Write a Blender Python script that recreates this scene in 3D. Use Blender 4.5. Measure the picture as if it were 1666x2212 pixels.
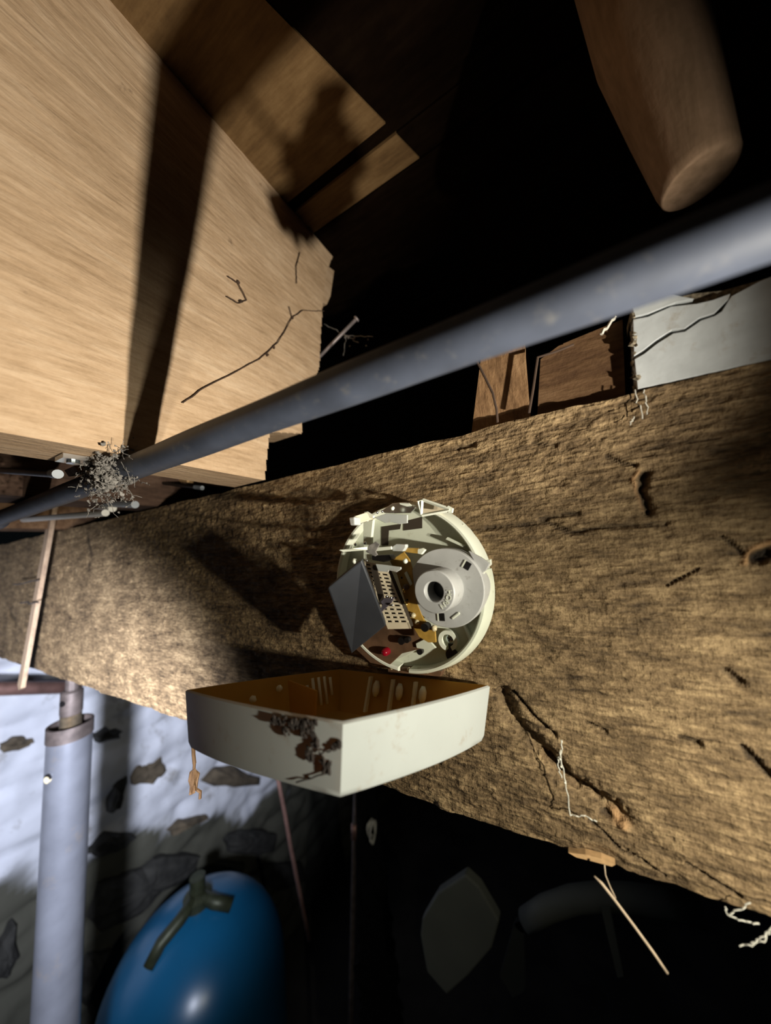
import bpy, math, random
import numpy as np
from mathutils import Vector, Matrix

for o in list(bpy.data.objects):
    bpy.data.objects.remove(o, do_unlink=True)
SC = bpy.context.scene
COL = SC.collection

# ------------------------------------------------------------------ camera
# world: X runs along the big beam (its front face is the plane y = 0), Y goes away from the
# photographer, Z is up and z = 0 is the underside of the beam
PCX, PCY, PF = 833.0, 1106.0, 712.0
def unit(v): return v / np.linalg.norm(v)
_d1 = unit(np.array([-420 - PCX, 1279 - PCY, PF]))
_d2 = np.array([1245 - PCX, 1160 - PCY, PF])
AX = -_d1
AY = unit(_d2 - AX * np.dot(_d2, AX))
AZ = np.cross(AX, AY)
if AZ[1] > 0: AZ = -AZ
ROT = np.stack([AX, AY, AZ])
EYE = np.array([0.0, -0.2210, 0.1732])
def ray(px, py): return ROT @ np.array([px - PCX, py - PCY, PF])
def onX(px, py, v): r = ray(px, py); return EYE + r * ((v - EYE[0]) / r[0])
def onY(px, py, v): r = ray(px, py); return EYE + r * ((v - EYE[1]) / r[1])
def onZ(px, py, v): r = ray(px, py); return EYE + r * ((v - EYE[2]) / r[2])

cam_data = bpy.data.cameras.new('camera')
cam = bpy.data.objects.new('camera', cam_data)
COL.objects.link(cam)
M3 = Matrix(((ROT[0][0], -ROT[0][1], -ROT[0][2]),
             (ROT[1][0], -ROT[1][1], -ROT[1][2]),
             (ROT[2][0], -ROT[2][1], -ROT[2][2])))
cam.matrix_world = Matrix.Translation(Vector(EYE)) @ M3.to_4x4()
cam_data.sensor_fit = 'HORIZONTAL'
cam_data.sensor_width = 36.0
cam_data.lens = PF / 1666.0 * 36.0
cam_data.clip_start = 0.005
cam_data.dof.use_dof = True
cam_data.dof.focus_distance = 0.24
cam_data.dof.aperture_fstop = 5.0
SC.camera = cam

# ------------------------------------------------------------------ world, lights, exposure
world = bpy.data.worlds.new('world'); SC.world = world
world.use_nodes = True
wb = world.node_tree.nodes['Background']
wb.inputs[0].default_value = (0.55, 0.75, 0.85, 1); wb.inputs[1].default_value = 0.003
SC.view_settings.view_transform = 'Standard'
SC.view_settings.look = 'None'
SC.view_settings.exposure = 0.0
SC.view_settings.gamma = 1.0
SC.view_settings.use_curve_mapping = False

def spot(name, loc, target, watts, color, angle, blend, radius):
    d = bpy.data.lights.new(name, 'SPOT')
    d.energy = watts; d.color = color; d.spot_size = math.radians(angle); d.spot_blend = blend
    d.shadow_soft_size = radius
    o = bpy.data.objects.new(name, d); COL.objects.link(o)
    o.location = loc
    o.rotation_euler = (Vector(target) - Vector(loc)).to_track_quat('-Z', 'Y').to_euler()
    return o
# hand torch held close to the beam just right of the frame, level with the lower half of the beam: a hot beam
# thrown up and left at the joists, and a wide spill that grazes the beam and the alarm
TORCH = (0.215, -0.125, 0.107)
spot('hand_torch', TORCH, (TORCH[0] - 0.80, TORCH[1] + 0.0, TORCH[2] + 0.60), 13.0, (1.0, 0.93, 0.79), 72, 0.8, 0.0032)
SPILL = (0.215, -0.146, 0.104)
spot('hand_torch_spill', SPILL, (SPILL[0] - 0.92, SPILL[1] + 0.20, SPILL[2] - 0.33), 7.0, (1.0, 0.95, 0.79), 112, 1.0, 0.005)
# second, colder torch beside the photographer, aimed at the whitewashed wall
spot('head_torch', (-0.05, -0.35, 0.05), (-1.70, 0.40, -0.42), 150.0, (0.80, 0.85, 1.0), 66, 1.0, 0.03)

# ------------------------------------------------------------------ helpers
rng = random.Random(4)
NR = np.random.RandomState(11)
_LAT = NR.rand(512, 512)
def vnoise(u, v, seed=0):
    u = np.asarray(u, float) + seed * 17.31; v = np.asarray(v, float) + seed * 9.77
    iu = np.floor(u).astype(int); iv = np.floor(v).astype(int)
    fu = u - iu; fv = v - iv
    fu = fu * fu * (3 - 2 * fu); fv = fv * fv * (3 - 2 * fv)
    g = lambda a, b: _LAT[a % 512, b % 512]
    return (g(iu, iv) * (1 - fu) + g(iu + 1, iv) * fu) * (1 - fv) + (g(iu, iv + 1) * (1 - fu) + g(iu + 1, iv + 1) * fu) * fv
def fbm(u, v, n=4, seed=0):
    s = 0; a = 0.5
    for k in range(n):
        s = s + a * (vnoise(u * 2 ** k, v * 2 ** k, seed + k) - 0.5); a *= 0.5
    return s

class MB:
    """collects geometry in world coordinates, then links it as ONE mesh object"""
    def __init__(s): s.v = []; s.f = []
    def add(s, verts, faces):
        b = len(s.v)
        s.v += [tuple(map(float, p)) for p in verts]
        s.f += [tuple(b + i for i in f) for f in faces]
        return s
    def box(s, c, size, rot=None):
        h = np.array(size) / 2; c = np.array(c, float); vs = []
        for sx in (-1, 1):
            for sy in (-1, 1):
                for sz in (-1, 1):
                    p = np.array([sx, sy, sz]) * h
                    if rot is not None: p = np.array(rot @ Vector(p))
                    vs.append(c + p)
        return s.add(vs, [(0, 1, 3, 2), (4, 6, 7, 5), (0, 4, 5, 1), (2, 3, 7, 6), (0, 2, 6, 4), (1, 5, 7, 3)])
    def prism(s, poly, vec):
        """polygon (list of points) extruded along vec"""
        n = len(poly); p = [np.array(q, float) for q in poly]; q = [a + np.array(vec) for a in p]
        nrm = sum((np.cross(p[i] - p[0], p[(i + 1) % n] - p[0]) for i in range(n)), np.zeros(3))
        fs = [tuple(range(n)), tuple(range(2 * n - 1, n - 1, -1))]
        fs += [(i, i + n, (i + 1) % n + n, (i + 1) % n) for i in range(n)]
        if np.dot(nrm, np.array(vec)) > 0: fs = [tuple(reversed(f)) for f in fs]
        return s.add(p + q, fs)
    def tube(s, pts, r, n=8, cap=True):
        P = [np.array(p, float) for p in pts]
        if not hasattr(r, '__len__'): r = [r] * len(P)
        vs = []; fs = []; prev = None
        for i, p in enumerate(P):
            t = P[min(i + 1, len(P) - 1)] - P[max(i - 1, 0)]
            t = t / (np.linalg.norm(t) + 1e-12)
            if prev is None:
                a = np.array([0, 0, 1.0]) if abs(t[2]) < 0.9 else np.array([1.0, 0, 0])
            else: a = prev
            u = a - t * np.dot(a, t); u /= np.linalg.norm(u) + 1e-12; prev = u
            w = np.cross(t, u)
            for k in range(n):
                an = 2 * math.pi * k / n
                vs.append(p + r[i] * (math.cos(an) * u + math.sin(an) * w))
        for i in range(len(P) - 1):
            for k in range(n):
                fs.append((i * n + k, i * n + (k + 1) % n, (i + 1) * n + (k + 1) % n, (i + 1) * n + k))
        if cap:
            fs.append(tuple(reversed(range(n)))); fs.append(tuple((len(P) - 1) * n + k for k in range(n)))
        return s.add(vs, fs)
    def lathe(s, c, prof, axis=(0, 0, 1), n=48, a0=0.0, a1=2 * math.pi):
        """prof: (radius, distance along axis)"""
        c = np.array(c, float); ax = unit(np.array(axis, float))
        h = np.array([1.0, 0, 0]) if abs(ax[0]) < 0.9 else np.array([0, 0, 1.0])
        u = unit(h - ax * np.dot(h, ax)); w = np.cross(ax, u)
        full = abs(a1 - a0 - 2 * math.pi) < 1e-6
        m = n if full else n + 1
        vs = []; fs = []
        for (r, d) in prof:
            for k in range(m):
                an = a0 + (a1 - a0) * k / n
                vs.append(c + ax * d + max(r, 1e-6) * (math.cos(an) * u + math.sin(an) * w))
        for i in range(len(prof) - 1):
            for k in range(n):
                k2 = (k + 1) % m
                fs.append((i * m + k, i * m + k2, (i + 1) * m + k2, (i + 1) * m + k))
        return s.add(vs, fs)
    def grid(s, P, flip=False):
        """P: array (rows, cols, 3)"""
        R, Cn, _ = P.shape
        idx = np.arange(R * Cn).reshape(R, Cn)
        a, b, c, d = idx[:-1, :-1].ravel(), idx[:-1, 1:].ravel(), idx[1:, 1:].ravel(), idx[1:, :-1].ravel()
        q = np.stack([a, d, c, b] if flip else [a, b, c, d], 1)
        return s.add(P.reshape(-1, 3).tolist(), q.tolist())
    def blob(s, c, r, n=8, m=6, jit=0.25, seed=0, sq=(1, 1, 1)):
        q = random.Random(seed * 7919 + 13); vs = []; fs = []
        for i in range(m + 1):
            th = math.pi * i / m
            for k in range(n):
                ph = 2 * math.pi * k / n
                rr = r * (1 + jit * (q.random() - 0.5) * 2) if 0 < i < m else r
                vs.append((c[0] + sq[0] * rr * math.sin(th) * math.cos(ph), c[1] + sq[1] * rr * math.sin(th) * math.sin(ph), c[2] + sq[2] * rr * math.cos(th)))
        for i in range(m):
            for k in range(n):
                fs.append((i * n + k, (i + 1) * n + k, (i + 1) * n + (k + 1) % n, i * n + (k + 1) % n))
        return s.add(vs, fs)
    def build(s, name, mat, parent=None, smooth=False, bevel=0.0, auto=None):
        me = bpy.data.meshes.new(name)
        off = np.zeros(3)
        if parent is not None:
            off = np.array(world_loc(parent))
        if s.v:
            V = np.array(s.v) - off
            me.from_pydata(V.tolist(), [], s.f)
        me.validate(); me.update()
        if mat: me.materials.append(mat)
        o = bpy.data.objects.new(name, me); COL.objects.link(o)
        if parent is not None: o.parent = parent
        if smooth or auto:
            me.polygons.foreach_set('use_smooth', [True] * len(me.polygons))
            if auto: me.set_sharp_from_angle(angle=math.radians(auto))
        if bevel > 0:
            b = o.modifiers.new('bevel', 'BEVEL'); b.width = bevel; b.segments = 2; b.limit_method = 'ANGLE'; b.angle_limit = math.radians(40)
        return o
def world_loc(o):
    p = Vector((0, 0, 0))
    while o is not None:
        p += o.location; o = o.parent
    return p
def tag(o, label, cat, group=None, kind=None):
    o['label'] = label; o['category'] = cat
    if group: o['group'] = group
    if kind: o['kind'] = kind
    return o
def thing(name, loc, label, cat, group=None):
    o = bpy.data.objects.new(name, None); COL.objects.link(o); o.location = tuple(map(float, loc)); o.empty_display_size = 0.02
    return tag(o, label, cat, group)
def struct(o): o['kind'] = 'structure'; return o
def curl(p0, p1, amp, n=10, seed=0):
    q = random.Random(seed); p0 = np.array(p0, float); p1 = np.array(p1, float); out = []
    for i in range(n + 1):
        t = i / n; e = amp * math.sin(math.pi * t)
        out.append(p0 * (1 - t) + p1 * t + np.array([(q.random() - .5) * 2 * e, (q.random() - .5) * 2 * e, (q.random() - .5) * 2 * e]))
    return out

# ------------------------------------------------------------------ materials
def mat_new(name):
    m = bpy.data.materials.new(name); m.use_nodes = True
    nt = m.node_tree; return m, nt, nt.nodes['Principled BSDF']
def plain(name, col, rough=0.5, metal=0.0, var=0.15, scale=60.0, bump=0.0, spec=0.5, trans=None, dirt=None):
    """base colour broken up by noise; optional dirt colour (col, amount, scale)"""
    m, nt, b = mat_new(name); N = nt.nodes; L = nt.links
    tc = N.new('ShaderNodeTexCoord')
    nz = N.new('ShaderNodeTexNoise'); nz.inputs['Scale'].default_value = scale; nz.inputs['Detail'].default_value = 5
    L.new(tc.outputs['Object'], nz.inputs['Vector'])
    rp = N.new('ShaderNodeValToRGB')
    rp.color_ramp.elements[0].position = 0.3; rp.color_ramp.elements[1].position = 0.7
    rp.color_ramp.elements[0].color = tuple(c * (1 - var) for c in col) + (1,)
    rp.color_ramp.elements[1].color = tuple(min(1, c * (1 + var)) for c in col) + (1,)
    L.new(nz.outputs['Fac'], rp.inputs[0]); out = rp.outputs[0]
    if dirt:
        n2 = N.new('ShaderNodeTexNoise'); n2.inputs['Scale'].default_value = dirt[2]; n2.inputs['Detail'].default_value = 8; n2.inputs['Roughness'].default_value = 0.7
        L.new(tc.outputs['Object'], n2.inputs['Vector'])
        r2 = N.new('ShaderNodeValToRGB'); r2.color_ramp.elements[0].position = 0.62 - 0.25 * dirt[1]; r2.color_ramp.elements[1].position = 0.78 - 0.2 * dirt[1]
        L.new(n2.outputs['Fac'], r2.inputs[0])
        mx = N.new('ShaderNodeMixRGB'); mx.inputs[2].default_value = tuple(dirt[0]) + (1,)
        L.new(r2.outputs[0], mx.inputs[0]); L.new(out, mx.inputs[1]); out = mx.outputs[0]
    L.new(out, b.inputs['Base Color'])
    b.inputs['Roughness'].default_value = rough; b.inputs['Metallic'].default_value = metal
    b.inputs['Specular IOR Level'].default_value = spec
    if bump:
        bp = N.new('ShaderNodeBump'); bp.inputs['Strength'].default_value = 0.6; bp.inputs['Distance'].default_value = bump
        L.new(nz.outputs['Fac'], bp.inputs['Height']); L.new(bp.outputs[0], b.inputs['Normal'])
    if trans:
        t = N.new('ShaderNodeBsdfTranslucent'); t.inputs[0].default_value = tuple(trans[0]) + (1,)
        ms = N.new('ShaderNodeMixShader'); ms.inputs[0].default_value = trans[1]
        L.new(b.outputs[0], ms.inputs[1]); L.new(t.outputs[0], ms.inputs[2])
        L.new(ms.outputs[0], N['Material Output'].inputs[0])
    return m
def wood(name, dark, mid, light, grain='X', fine=420.0, along=10.0, bump=0.0006, saw=0.0, attr=False, rough=0.8, stain=None):
    """rough sawn timber: streaks along the grain, saw marks across it"""
    m, nt, b = mat_new(name); N = nt.nodes; L = nt.links
    tc = N.new('ShaderNodeTexCoord')
    def nz(sc3, detail=4, rgh=0.6):
        mp = N.new('ShaderNodeMapping'); mp.inputs['Scale'].default_value = sc3
        L.new(tc.outputs['Object'], mp.inputs[0])
        t = N.new('ShaderNodeTexNoise'); t.inputs['Scale'].default_value = 1.0; t.inputs['Detail'].default_value = detail; t.inputs['Roughness'].default_value = rgh
        L.new(mp.outputs[0], t.inputs['Vector']); return t.outputs['Fac']
    ax = {'X': 0, 'Y': 1, 'Z': 2}[grain]
    def sc(al, ac): v = [ac, ac, ac]; v[ax] = al; return tuple(v)
    g1 = nz(sc(along, fine * 0.25)); g2 = nz(sc(along * 4, fine)); g3 = nz((14, 14, 14), 5); g4 = nz((fine * 1.2,) * 3, 3)
    def math_(op, a, c):
        k = N.new('ShaderNodeMath'); k.operation = op
        for i, x in enumerate((a, c)):
            if isinstance(x, (int, float)): k.inputs[i].default_value = x
            else: L.new(x, k.inputs[i])
        return k.outputs[0]
    s = math_('ADD', math_('MULTIPLY', g1, 0.40), math_('ADD', math_('MULTIPLY', g2, 0.25), math_('ADD', math_('MULTIPLY', g3, 0.25), math_('MULTIPLY', g4, 0.10))))
    rp = N.new('ShaderNodeValToRGB'); e = rp.color_ramp.elements
    e[0].position = 0.36; e[0].color = tuple(dark) + (1,)
    e[1].position = 0.64; e[1].color = tuple(light) + (1,)
    k = e.new(0.5); k.color = tuple(mid) + (1,)
    L.new(s, rp.inputs[0]); out = rp.outputs[0]
    if stain:
        n2 = nz((stain[1],) * 3, 6, 0.65)
        r2 = N.new('ShaderNodeValToRGB'); r2.color_ramp.elements[0].position = stain[2]; r2.color_ramp.elements[1].position = stain[2] + 0.14
        L.new(n2, r2.inputs[0])
        mx = N.new('ShaderNodeMixRGB'); mx.inputs[2].default_value = tuple(stain[0]) + (1,)
        L.new(r2.outputs[0], mx.inputs[0]); L.new(out, mx.inputs[1]); out = mx.outputs[0]
    if attr:   # painted wear: R = bare fresh wood, G = dark crack / stain
        a = N.new('ShaderNodeVertexColor'); a.layer_name = 'wear'
        sp = N.new('ShaderNodeSeparateColor'); L.new(a.outputs[0], sp.inputs[0])
        m1 = N.new('ShaderNodeMixRGB'); m1.inputs[2].default_value = (0.52, 0.30, 0.14, 1)
        L.new(sp.outputs[0], m1.inputs[0]); L.new(out, m1.inputs[1])
        m2 = N.new('ShaderNodeMixRGB'); m2.inputs[2].default_value = (0.012, 0.009, 0.007, 1)
        L.new(sp.outputs[1], m2.inputs[0]); L.new(m1.outputs[0], m2.inputs[1]); out = m2.outputs[0]
    L.new(out, b.inputs['Base Color'])
    b.inputs['Roughness'].default_value = rough; b.inputs['Specular IOR Level'].default_value = 0.02 if dark[0] < 0.005 else 0.25
    h = math_('ADD', math_('MULTIPLY', g2, 1.0), math_('ADD', math_('MULTIPLY', g1, 0.6), math_('MULTIPLY', g4, 0.5)))
    if saw:
        v = [60, 60, 60]; v[ax] = 500
        h = math_('ADD', h, math_('MULTIPLY', nz(tuple(v), 2), saw))
    bp = N.new('ShaderNodeBump'); bp.inputs['Strength'].default_value = 1.0; bp.inputs['Distance'].default_value = bump
    L.new(h, bp.inputs['Height']); L.new(bp.outputs[0], b.inputs['Normal'])
    return m

M = {}
M['beam'] = wood('beam_wood', (0.034, 0.021, 0.011), (0.185, 0.122, 0.062), (0.42, 0.295, 0.155), 'X', 430, 26, 0.0016, 0.2, True)
M['joist'] = wood('joist_wood', (0.40, 0.265, 0.155), (0.54, 0.375, 0.235), (0.66, 0.485, 0.325), 'Y', 300, 11, 0.0006, 0.25, stain=((0.10, 0.06, 0.035), 46, 0.66))
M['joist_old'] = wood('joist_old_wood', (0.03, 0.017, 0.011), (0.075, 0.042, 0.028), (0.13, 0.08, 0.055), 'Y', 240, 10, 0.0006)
M['plank'] = wood('plank_wood', (0.085, 0.046, 0.018), (0.150, 0.086, 0.034), (0.205, 0.125, 0.054), 'X', 200, 8, 0.0005)
M['plank_shade'] = wood('plank_shade_wood', (0.0030, 0.0014, 0.0008), (0.0055, 0.0028, 0.0014), (0.009, 0.005, 0.0026), 'X', 120, 6, 0.0006)  # near-black plank wood, shade painted into the board colour
M['pole'] = wood('pole_wood', (0.14, 0.088, 0.050), (0.21, 0.135, 0.082), (0.28, 0.18, 0.115), 'Z', 240, 8, 0.0003)
M['block'] = wood('block_wood', (0.14, 0.075, 0.035), (0.27, 0.155, 0.075), (0.40, 0.25, 0.13), 'Z', 260, 20, 0.0006)
M['block_dark'] = wood('block_dark_wood', (0.06, 0.028, 0.013), (0.125, 0.066, 0.030), (0.19, 0.11, 0.055), 'X', 260, 14, 0.0007)
M['lath'] = wood('lath_wood', (0.22, 0.15, 0.10), (0.36, 0.25, 0.16), (0.46, 0.34, 0.23), 'Z', 300, 12, 0.0003)
M['splinter'] = plain('splinter_wood', (0.55, 0.34, 0.16), 0.8, var=0.3, scale=200)
M['paintboard'] = plain('whitewashed_board', (0.56, 0.59, 0.60), 0.85, var=0.10, scale=90, bump=0.0006, dirt=((0.40, 0.36, 0.30), 0.35, 60))
M['rawedge'] = plain('raw_board_edge', (0.24, 0.20, 0.14), 0.95, var=0.6, scale=500, bump=0.001)
M['pipe'] = plain('pipe_paint', (0.056, 0.066, 0.094), 0.55, var=0.25, scale=45, bump=0.0002, spec=0.4, dirt=((0.12, 0.12, 0.125), 0.22, 130))
M['pipe_dark'] = plain('dark_iron', (0.05, 0.05, 0.06), 0.5, var=0.3, scale=60)
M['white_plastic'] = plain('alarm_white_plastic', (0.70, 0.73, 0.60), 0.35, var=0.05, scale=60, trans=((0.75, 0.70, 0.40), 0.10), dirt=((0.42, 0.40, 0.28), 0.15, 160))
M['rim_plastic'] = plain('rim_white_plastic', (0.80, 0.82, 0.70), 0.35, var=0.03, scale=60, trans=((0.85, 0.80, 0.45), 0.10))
M['cover'] = plain('cover_white_plastic', (0.56, 0.605, 0.59), 0.42, var=0.04, scale=30, trans=((0.80, 0.50, 0.06), 0.22), dirt=((0.44, 0.40, 0.34), 0.18, 70))
M['cover_in'] = plain('cover_yellowed_inside', (0.55, 0.41, 0.14), 0.5, var=0.12, scale=40, trans=((0.95, 0.60, 0.06), 0.55))
M['horn'] = plain('horn_grey_plastic', (0.47, 0.47, 0.46), 0.45, var=0.06, scale=120, dirt=((0.26, 0.24, 0.22), 0.20, 230))
M['battery'] = plain('dark_grey_casing', (0.030, 0.033, 0.040), 0.5, var=0.1, scale=80, bump=0.0001)
M['cream'] = plain('cream_metal_shield', (0.62, 0.53, 0.38), 0.45, var=0.06, scale=100)
M['pcb'] = plain('amber_circuit_board', (0.42, 0.25, 0.05), 0.4, var=0.25, scale=160)
M['pcb_dark'] = plain('brown_circuit_board', (0.12, 0.065, 0.035), 0.5, var=0.3, scale=120)
M['gold'] = plain('gold_solder', (0.85, 0.55, 0.15), 0.25, 0.9)
M['silver'] = plain('bright_metal', (0.62, 0.63, 0.64), 0.25, 1.0, var=0.1)
M['screw'] = plain('zinc_screw', (0.42, 0.47, 0.48), 0.3, 1.0, var=0.15)
M['black'] = plain('black_plastic', (0.008, 0.007, 0.007), 0.4)
M['hole'] = plain('dark_opening_wood', (0.035, 0.024, 0.014), 0.9)
M['red'] = plain('red_lens', (0.30, 0.006, 0.02), 0.2, trans=((0.8, 0.02, 0.05), 0.3))
M['purple'] = plain('tinned_tongue', (0.32, 0.28, 0.33), 0.3, 0.7)
M['pearl'] = plain('pearl_bead', (0.62, 0.53, 0.34), 0.3)
M['zinc'] = plain('galvanised_steel', (0.24, 0.25, 0.285), 0.36, 0.55, var=0.12, scale=26, dirt=((0.30, 0.27, 0.25), 0.12, 20))
M['rust'] = plain('rusty_steel', (0.12, 0.095, 0.085), 0.55, 0.5, var=0.35, scale=60, bump=0.0003)
M['thread'] = plain('greased_thread', (0.34, 0.28, 0.20), 0.35, 0.8, var=0.3, scale=90)
M['copper'] = plain('dull_copper', (0.30, 0.17, 0.14), 0.45, 0.5, var=0.3, scale=30)
M['redpipe'] = plain('brown_pipe', (0.15, 0.075, 0.060), 0.6, 0.1, var=0.3, scale=70)
M['cable'] = plain('white_cable', (0.74, 0.72, 0.66), 0.5, var=0.05)
M['greycable'] = plain('grey_conduit', (0.34, 0.37, 0.41), 0.5, var=0.12)
M['wash'] = plain('whitewash', (0.70, 0.72, 0.78), 0.9, var=0.14, scale=9, bump=0.006, dirt=((0.22, 0.20, 0.17), 0.20, 7))
M['stone'] = plain('bare_stone', (0.035, 0.034, 0.030), 0.9, var=0.5, scale=26, bump=0.004)
M['stone_brown'] = plain('bare_brown_stone', (0.11, 0.085, 0.055), 0.9, var=0.4, scale=26, bump=0.004)
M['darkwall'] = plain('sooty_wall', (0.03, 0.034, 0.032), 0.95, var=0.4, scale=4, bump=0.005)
M['floor'] = plain('earth_floor', (0.05, 0.045, 0.04), 0.95, var=0.4, scale=5)
M['blue'] = plain('blue_tank_paint', (0.007, 0.092, 0.20), 0.28, var=0.06, scale=12)
M['olive'] = plain('dirty_brass', (0.035, 0.04, 0.02), 0.5, 0.4, var=0.3)
M['dust'] = plain('grey_dust', (0.20, 0.185, 0.17), 1.0, var=0.45, scale=300)
M['soot'] = plain('dark_dust', (0.045, 0.035, 0.030), 1.0, var=0.4, scale=300)
M['web'] = plain('pale_thread', (0.62, 0.60, 0.52), 0.8)
M['straw'] = plain('straw', (0.42, 0.32, 0.22), 0.7, var=0.2, scale=200)
M['root'] = plain('dark_root', (0.06, 0.035, 0.022), 0.9, var=0.3)
M['film'] = plain('black_film', (0.012, 0.012, 0.013), 0.18, spec=0.8)
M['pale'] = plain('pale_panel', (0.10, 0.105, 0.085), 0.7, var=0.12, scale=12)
M['nail'] = plain('iron_nail', (0.36, 0.31, 0.31), 0.5, 0.5, var=0.2)
def add_bare(m, col):
    nt = m.node_tree; b = nt.nodes['Principled BSDF']; src = b.inputs['Base Color'].links[0].from_socket
    a = nt.nodes.new('ShaderNodeVertexColor'); a.layer_name = 'bare'
    mx = nt.nodes.new('ShaderNodeMixRGB'); mx.inputs[2].default_value = col + (1,)
    nt.links.new(a.outputs[0], mx.inputs[0]); nt.links.new(src, mx.inputs[1]); nt.links.new(mx.outputs[0], b.inputs['Base Color'])
add_bare(M['wash'], (0.085, 0.083, 0.062))

# ------------------------------------------------------------------ setting: ceiling, walls, floor
ZC = 0.60
ceil = MB()
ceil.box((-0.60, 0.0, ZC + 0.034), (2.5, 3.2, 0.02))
ceiling = struct(ceil.build('ceiling', M['plank_shade']))
rows = [(-1.45, -1.30), (-1.295, -1.16), (-1.155, -1.01), (-1.005, -0.87), (-0.865, -0.73), (-0.725, -0.58), (-0.575, -0.44), (-0.435, -0.31),
        (-0.305, 0.0405), (0.054, 0.0865)]
def end_x(i, y): return -0.215 if i < 8 else -0.131 + 0.36 * y
for i, (y0, y1) in enumerate(rows):
    # brown boards up to the slanted shade edge; shade beyond painted as near-black boards
    MB().prism([(-1.85, y0, ZC), (end_x(i, y0), y0, ZC), (end_x(i, y1), y1, ZC), (-1.85, y1, ZC)], (0, 0, 0.022)).build('plank', M['plank'], ceiling)
    MB().prism([(end_x(i, y0) + .001, y0, ZC + .001), (0.62, y0, ZC + .001), (0.62, y1, ZC + .001), (end_x(i, y1) + .001, y1, ZC + .001)], (0, 0, 0.021)).build('plank', M['plank_shade'], ceiling)
MB().box((-0.6, 0.04725, ZC + 0.013), (2.4, 0.0135, 0.018)).build('gap_shade', M['plank_shade'], ceiling)  # near-black strip added so the open gap between boards looks shaded
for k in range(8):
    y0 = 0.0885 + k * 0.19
    MB().box((-0.6, y0 + 0.094, ZC + 0.012), (2.45, 0.187, 0.022)).build('plank', M['plank_shade'], ceiling)  # boards further back, also coloured near-black for shade

# stone wall at the far left end of the beam
XW = -1.70
yy = np.linspace(-1.1, 2.6, 190); zz = np.linspace(-1.95, 0.24, 130)
Yg, Zg = np.meshgrid(yy, zz)
bul = np.abs(fbm(Yg * 4.2, Zg * 6.0, 4, 3)) * 0.14 + fbm(Yg * 14, Zg * 16, 3, 8) * 0.03
course = np.abs(((Zg * 5.2 + 0.35 * vnoise(Yg * 2.0, Zg * 0 + 3, 5)) % 1.0) - 0.5)
bul = bul + 0.025 * np.minimum(1, course * 5)
Pw = np.stack([XW + bul, Yg, Zg], -1)
wm = MB(); wm.grid(Pw)
wall = struct(wm.build('wall_left', M['wash'], smooth=True))
# the whitewash stops unevenly; raw grey-green rubble shows below it
lim = [onX(a, b, XW + .03) for a, b in ((-60, 1960), (60, 1900), (170, 1830), (290, 1800), (380, 1790), (470, 1720), (560, 1710), (640, 1640))]
lim_y = [p[1] for p in lim] + [2.6]; lim_z = [p[2] for p in lim] + [0.2]
zl = np.interp(Yg, lim_y, lim_z)
mk = np.clip((zl - Zg + 0.5 * fbm(Yg * 6, Zg * 9, 4, 91) + .02) / 0.07, 0, 1)
wc = wall.data.color_attributes.new('bare', 'FLOAT_COLOR', 'POINT')
wcd = np.ones((mk.size, 4), np.float32); wcd[:, 0] = wcd[:, 1] = wcd[:, 2] = mk.ravel(); wc.data.foreach_set('color', wcd.ravel())
def wall_stone(poly, mat, seed, depth=0.055):
    """an unpainted stone standing in the wall: outline in picture pixels, laid on the wall plane"""
    q = random.Random(seed); P = [onX(a, b, XW + 0.045) for a, b in poly]
    c = sum(P) / len(P); m = MB(); n = 0; ring = []
    dense = []
    for i in range(len(P)):
        a, b = P[i], P[(i + 1) % len(P)]
        for k in range(3): dense.append(a + (b - a) * k / 3 + np.array([0, (q.random() - .5) * .012, (q.random() - .5) * .012]))
    n = len(dense); vs = []
    for sc_, dx in ((1.0, -0.04), (0.97, depth * 0.35), (0.75, depth * 0.75), (0.35, depth)):
        for p in dense:
            r = c + (p - c) * sc_; r = r + np.array([dx + (q.random() - .5) * .010, 0, 0]); vs.append(r)
    vs.append(c + np.array([depth, 0, 0])); fs = []
    for i in range(3):
        for k in range(n): fs.append((i * n + k, i * n + (k + 1) % n, (i + 1) * n + (k + 1) % n, (i + 1) * n + k))
    for k in range(n): fs.append((3 * n + k, 3 * n + (k + 1) % n, 4 * n))
    m.add(vs, fs); return m.build('stone', mat, wall)
wall_stone([(196, 1588), (228, 1572), (262, 1576), (255, 1592), (215, 1604)], M['stone'], 1, 0.03)
wall_stone([(240, 1700), (252, 1678), (268, 1668), (272, 1690), (258, 1748), (234, 1752)], M['stone'], 2, 0.03)
wall_stone([(270, 1650), (300, 1640), (345, 1632), (358, 1668), (330, 1690), (285, 1700)], M['stone_brown'], 3, 0.02)
wall_stone([(362, 1790), (385, 1775), (440, 1755), (448, 1766), (402, 1788), (370, 1802)], M['stone_brown'], 4, 0.03)
wall_stone([(484, 1815), (500, 1796), (560, 1790), (596, 1800), (590, 1838), (540, 1848), (495, 1842)], M['stone'], 5, 0.035)
wall_stone([(180, 1838), (230, 1800), (280, 1796), (292, 1808), (255, 1838), (200, 1848)], M['stone'], 6, 0.03)
wall_stone([(186, 1980), (215, 1905), (285, 1880), (350, 1845), (432, 1842), (420, 1880), (350, 1920), (300, 1975), (210, 2012)], M['stone'], 7, 0.05)
wall_stone([(436, 1690), (455, 1660), (500, 1652), (560, 1680), (560, 1694), (500, 1700)], M['stone_brown'], 8, 0.05)
wall_stone([(165, 2150), (185, 2060), (240, 2050), (225, 2120), (200, 2190)], M['stone'], 9, 0.04)
wall_stone([(0, 2030), (30, 1990), (35, 2060), (10, 2110), (-30, 2120)], M['stone'], 10, 0.04)
wall_stone([(0, 1610), (35, 1592), (75, 1596), (60, 1612), (10, 1622)], M['stone_brown'], 11, 0.015)
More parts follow.
